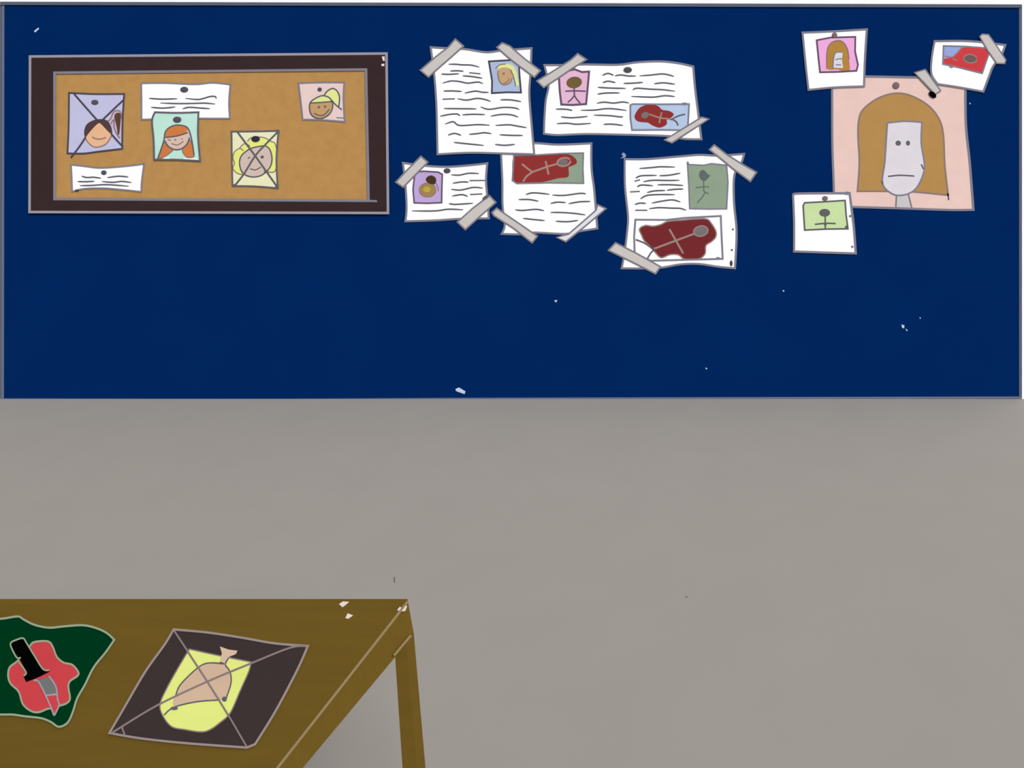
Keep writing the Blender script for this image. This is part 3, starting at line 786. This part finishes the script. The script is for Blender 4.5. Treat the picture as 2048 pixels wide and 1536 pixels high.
kb = p.fill('knife_blade', cK([(385, 925), (500, 885), (545, 940), (575, 1010), (582, 1065), (470, 1075), (430, 990)]), 'steel', 1.5, curve=False)
tip = p.fill('bloody_tip', cK([(470, 1075), (582, 1065), (604, 1180), (555, 1285), (512, 1185)]), 'wet_red', 1.5, kb, curve=False)
p.lines('blade_edge', [cK([(345, 925), (385, 930), (430, 1000), (470, 1085), (515, 1185), (552, 1285)]), cK([(500, 882), (545, 940), (578, 1010), (590, 1120), (604, 1180), (556, 1285)]), cK([(470, 1078), (582, 1066)])], 3.2, 'blade_edge', 2.6, kb)
kh = edges(cK([(105, 548), (235, 492)]), cK([(235, 492), (330, 650), (440, 822)]), cK([(440, 822), (512, 832)]), cK([(512, 832), (390, 892), (268, 940)]), cK([(268, 940), (242, 885)]), cK([(242, 885), (278, 850)]), cK([(278, 850), (200, 705), (105, 548)]))
kn = p.fill('knife_handle', kh, 'black', 2, curve=False)
p.lines('handle_edge', [cK([(262, 525), (235, 492), (170, 508), (108, 545), (130, 620), (175, 695), (212, 690)]), cK([(262, 525), (350, 670), (440, 808), (505, 820)]), cK([(180, 722), (240, 800), (268, 850), (242, 878)])], 3, 'forest_edge', 3, kn)

sides = (cL([(700, 128), (1000, 155), (1300, 200), (1600, 252), (1895, 275)]), cL([(1895, 275), (1800, 490), (1610, 850), (1425, 1150)]), cL([(1425, 1150), (1350, 1180)]),
         cL([(1350, 1180), (800, 1140), (400, 1097), (128, 1050)]), cL([(128, 1050), (280, 790), (450, 500), (620, 262), (700, 128)]))
p = Paper(Top, 'drawn_picture', edges(*sides), 0.0004, 'charcoal slanted picture of an upside down blond head, crossed out, in middle of the table', 'picture', PT, 'charcoal', 'charcoal_edge', 4.4, curve=False)
hp = edges(cL([(840, 303), (1100, 360), (1390, 418)]), cL([(1390, 418), (1370, 500), (1290, 680), (1205, 870), (1110, 960), (1020, 1022), (940, 1040), (800, 1020), (680, 992), (600, 890), (580, 790), (640, 650), (740, 470), (840, 303)]))
hr = p.fill('hair', hp, 'lemon', 0, curve=False)
p.lines('hair_outline', [hp], 2.4, 'cross_grey', 1, hr, curve=False, closed=True)
fc = p.fill('face', cL([(695, 800), (710, 720), (760, 620), (900, 482), (1000, 428), (1100, 418), (1168, 440), (1205, 520), (1205, 630), (1160, 740), (1100, 758), (900, 772), (750, 808)]), 'warm_skin', 1)
p.fill('neck', cL([(1112, 280), (1190, 308), (1268, 318), (1255, 345), (1195, 370), (1180, 430), (1108, 430), (1130, 340)]), 'stub_skin', 1, curve=False)
p.lines('facial_features', names=('mouth', 'face_outline'), dot='mouth_corner', strokes=[cL([(615, 890), (700, 822), (900, 772), (1115, 755)]), cL([(1190, 380), (1160, 440), (1200, 500), (1212, 600), (1165, 750)]), cL([(720, 715), (760, 620), (900, 482), (1000, 428), (1150, 435)])], w=2.6, material='ink', level=2, parent=fc,
        dots=[(cL([(705, 830)])[0], 7.5, 3.4), (cL([(1152, 748)])[0], 5, 5)])
p.lines('crossing_line', [cL([(705, 140), (820, 315), (1000, 592), (1180, 880), (1350, 1172)]), cL([(1890, 278), (1740, 290), (1400, 425), (1000, 592), (560, 800), (220, 1005), (145, 1052)]), cL([(240, 1000), (262, 1062)])], 3.6, 'cross_grey', 3)

# ------------------------------------------------------------------ light
w = bpy.data.worlds.new('daylight')
S.world = w
w.use_nodes = True
bg = w.node_tree.nodes['Background']
bg.inputs['Color'].default_value = (1, 1, 1, 1)
bg.inputs['Strength'].default_value = 0.30
sun = bpy.data.lights.new('sun', 'SUN')
sun.energy = 3.78
sun.angle = math.radians(25)
so = bpy.data.objects.new('sun', sun)
so.rotation_euler = Vector((-0.92, 1.0, -0.95)).to_track_quat('-Z', 'Y').to_euler()
so.location = (3, -3, 5)
COL.objects.link(so)

# ------------------------------------------------------------------ camera
cd = bpy.data.cameras.new('camera')
cd.sensor_width = 36.0
cd.sensor_fit = 'HORIZONTAL'
cd.lens = F * 36.0 / 2048.0
cd.shift_x = (1024 - U0) / 2048.0
cd.shift_y = (V0 - 768) / 2048.0
cd.clip_start = 0.05
co = bpy.data.objects.new('camera', cd)
co.location = (0, 0, EYE)
co.rotation_euler = (math.radians(90), 0, 0)
COL.objects.link(co)
S.camera = co
S.view_settings.view_transform = 'Standard'
S.view_settings.look = 'None'
S.view_settings.gamma = 1
S.view_settings.exposure = 0.0
S.view_settings.use_curve_mapping = False
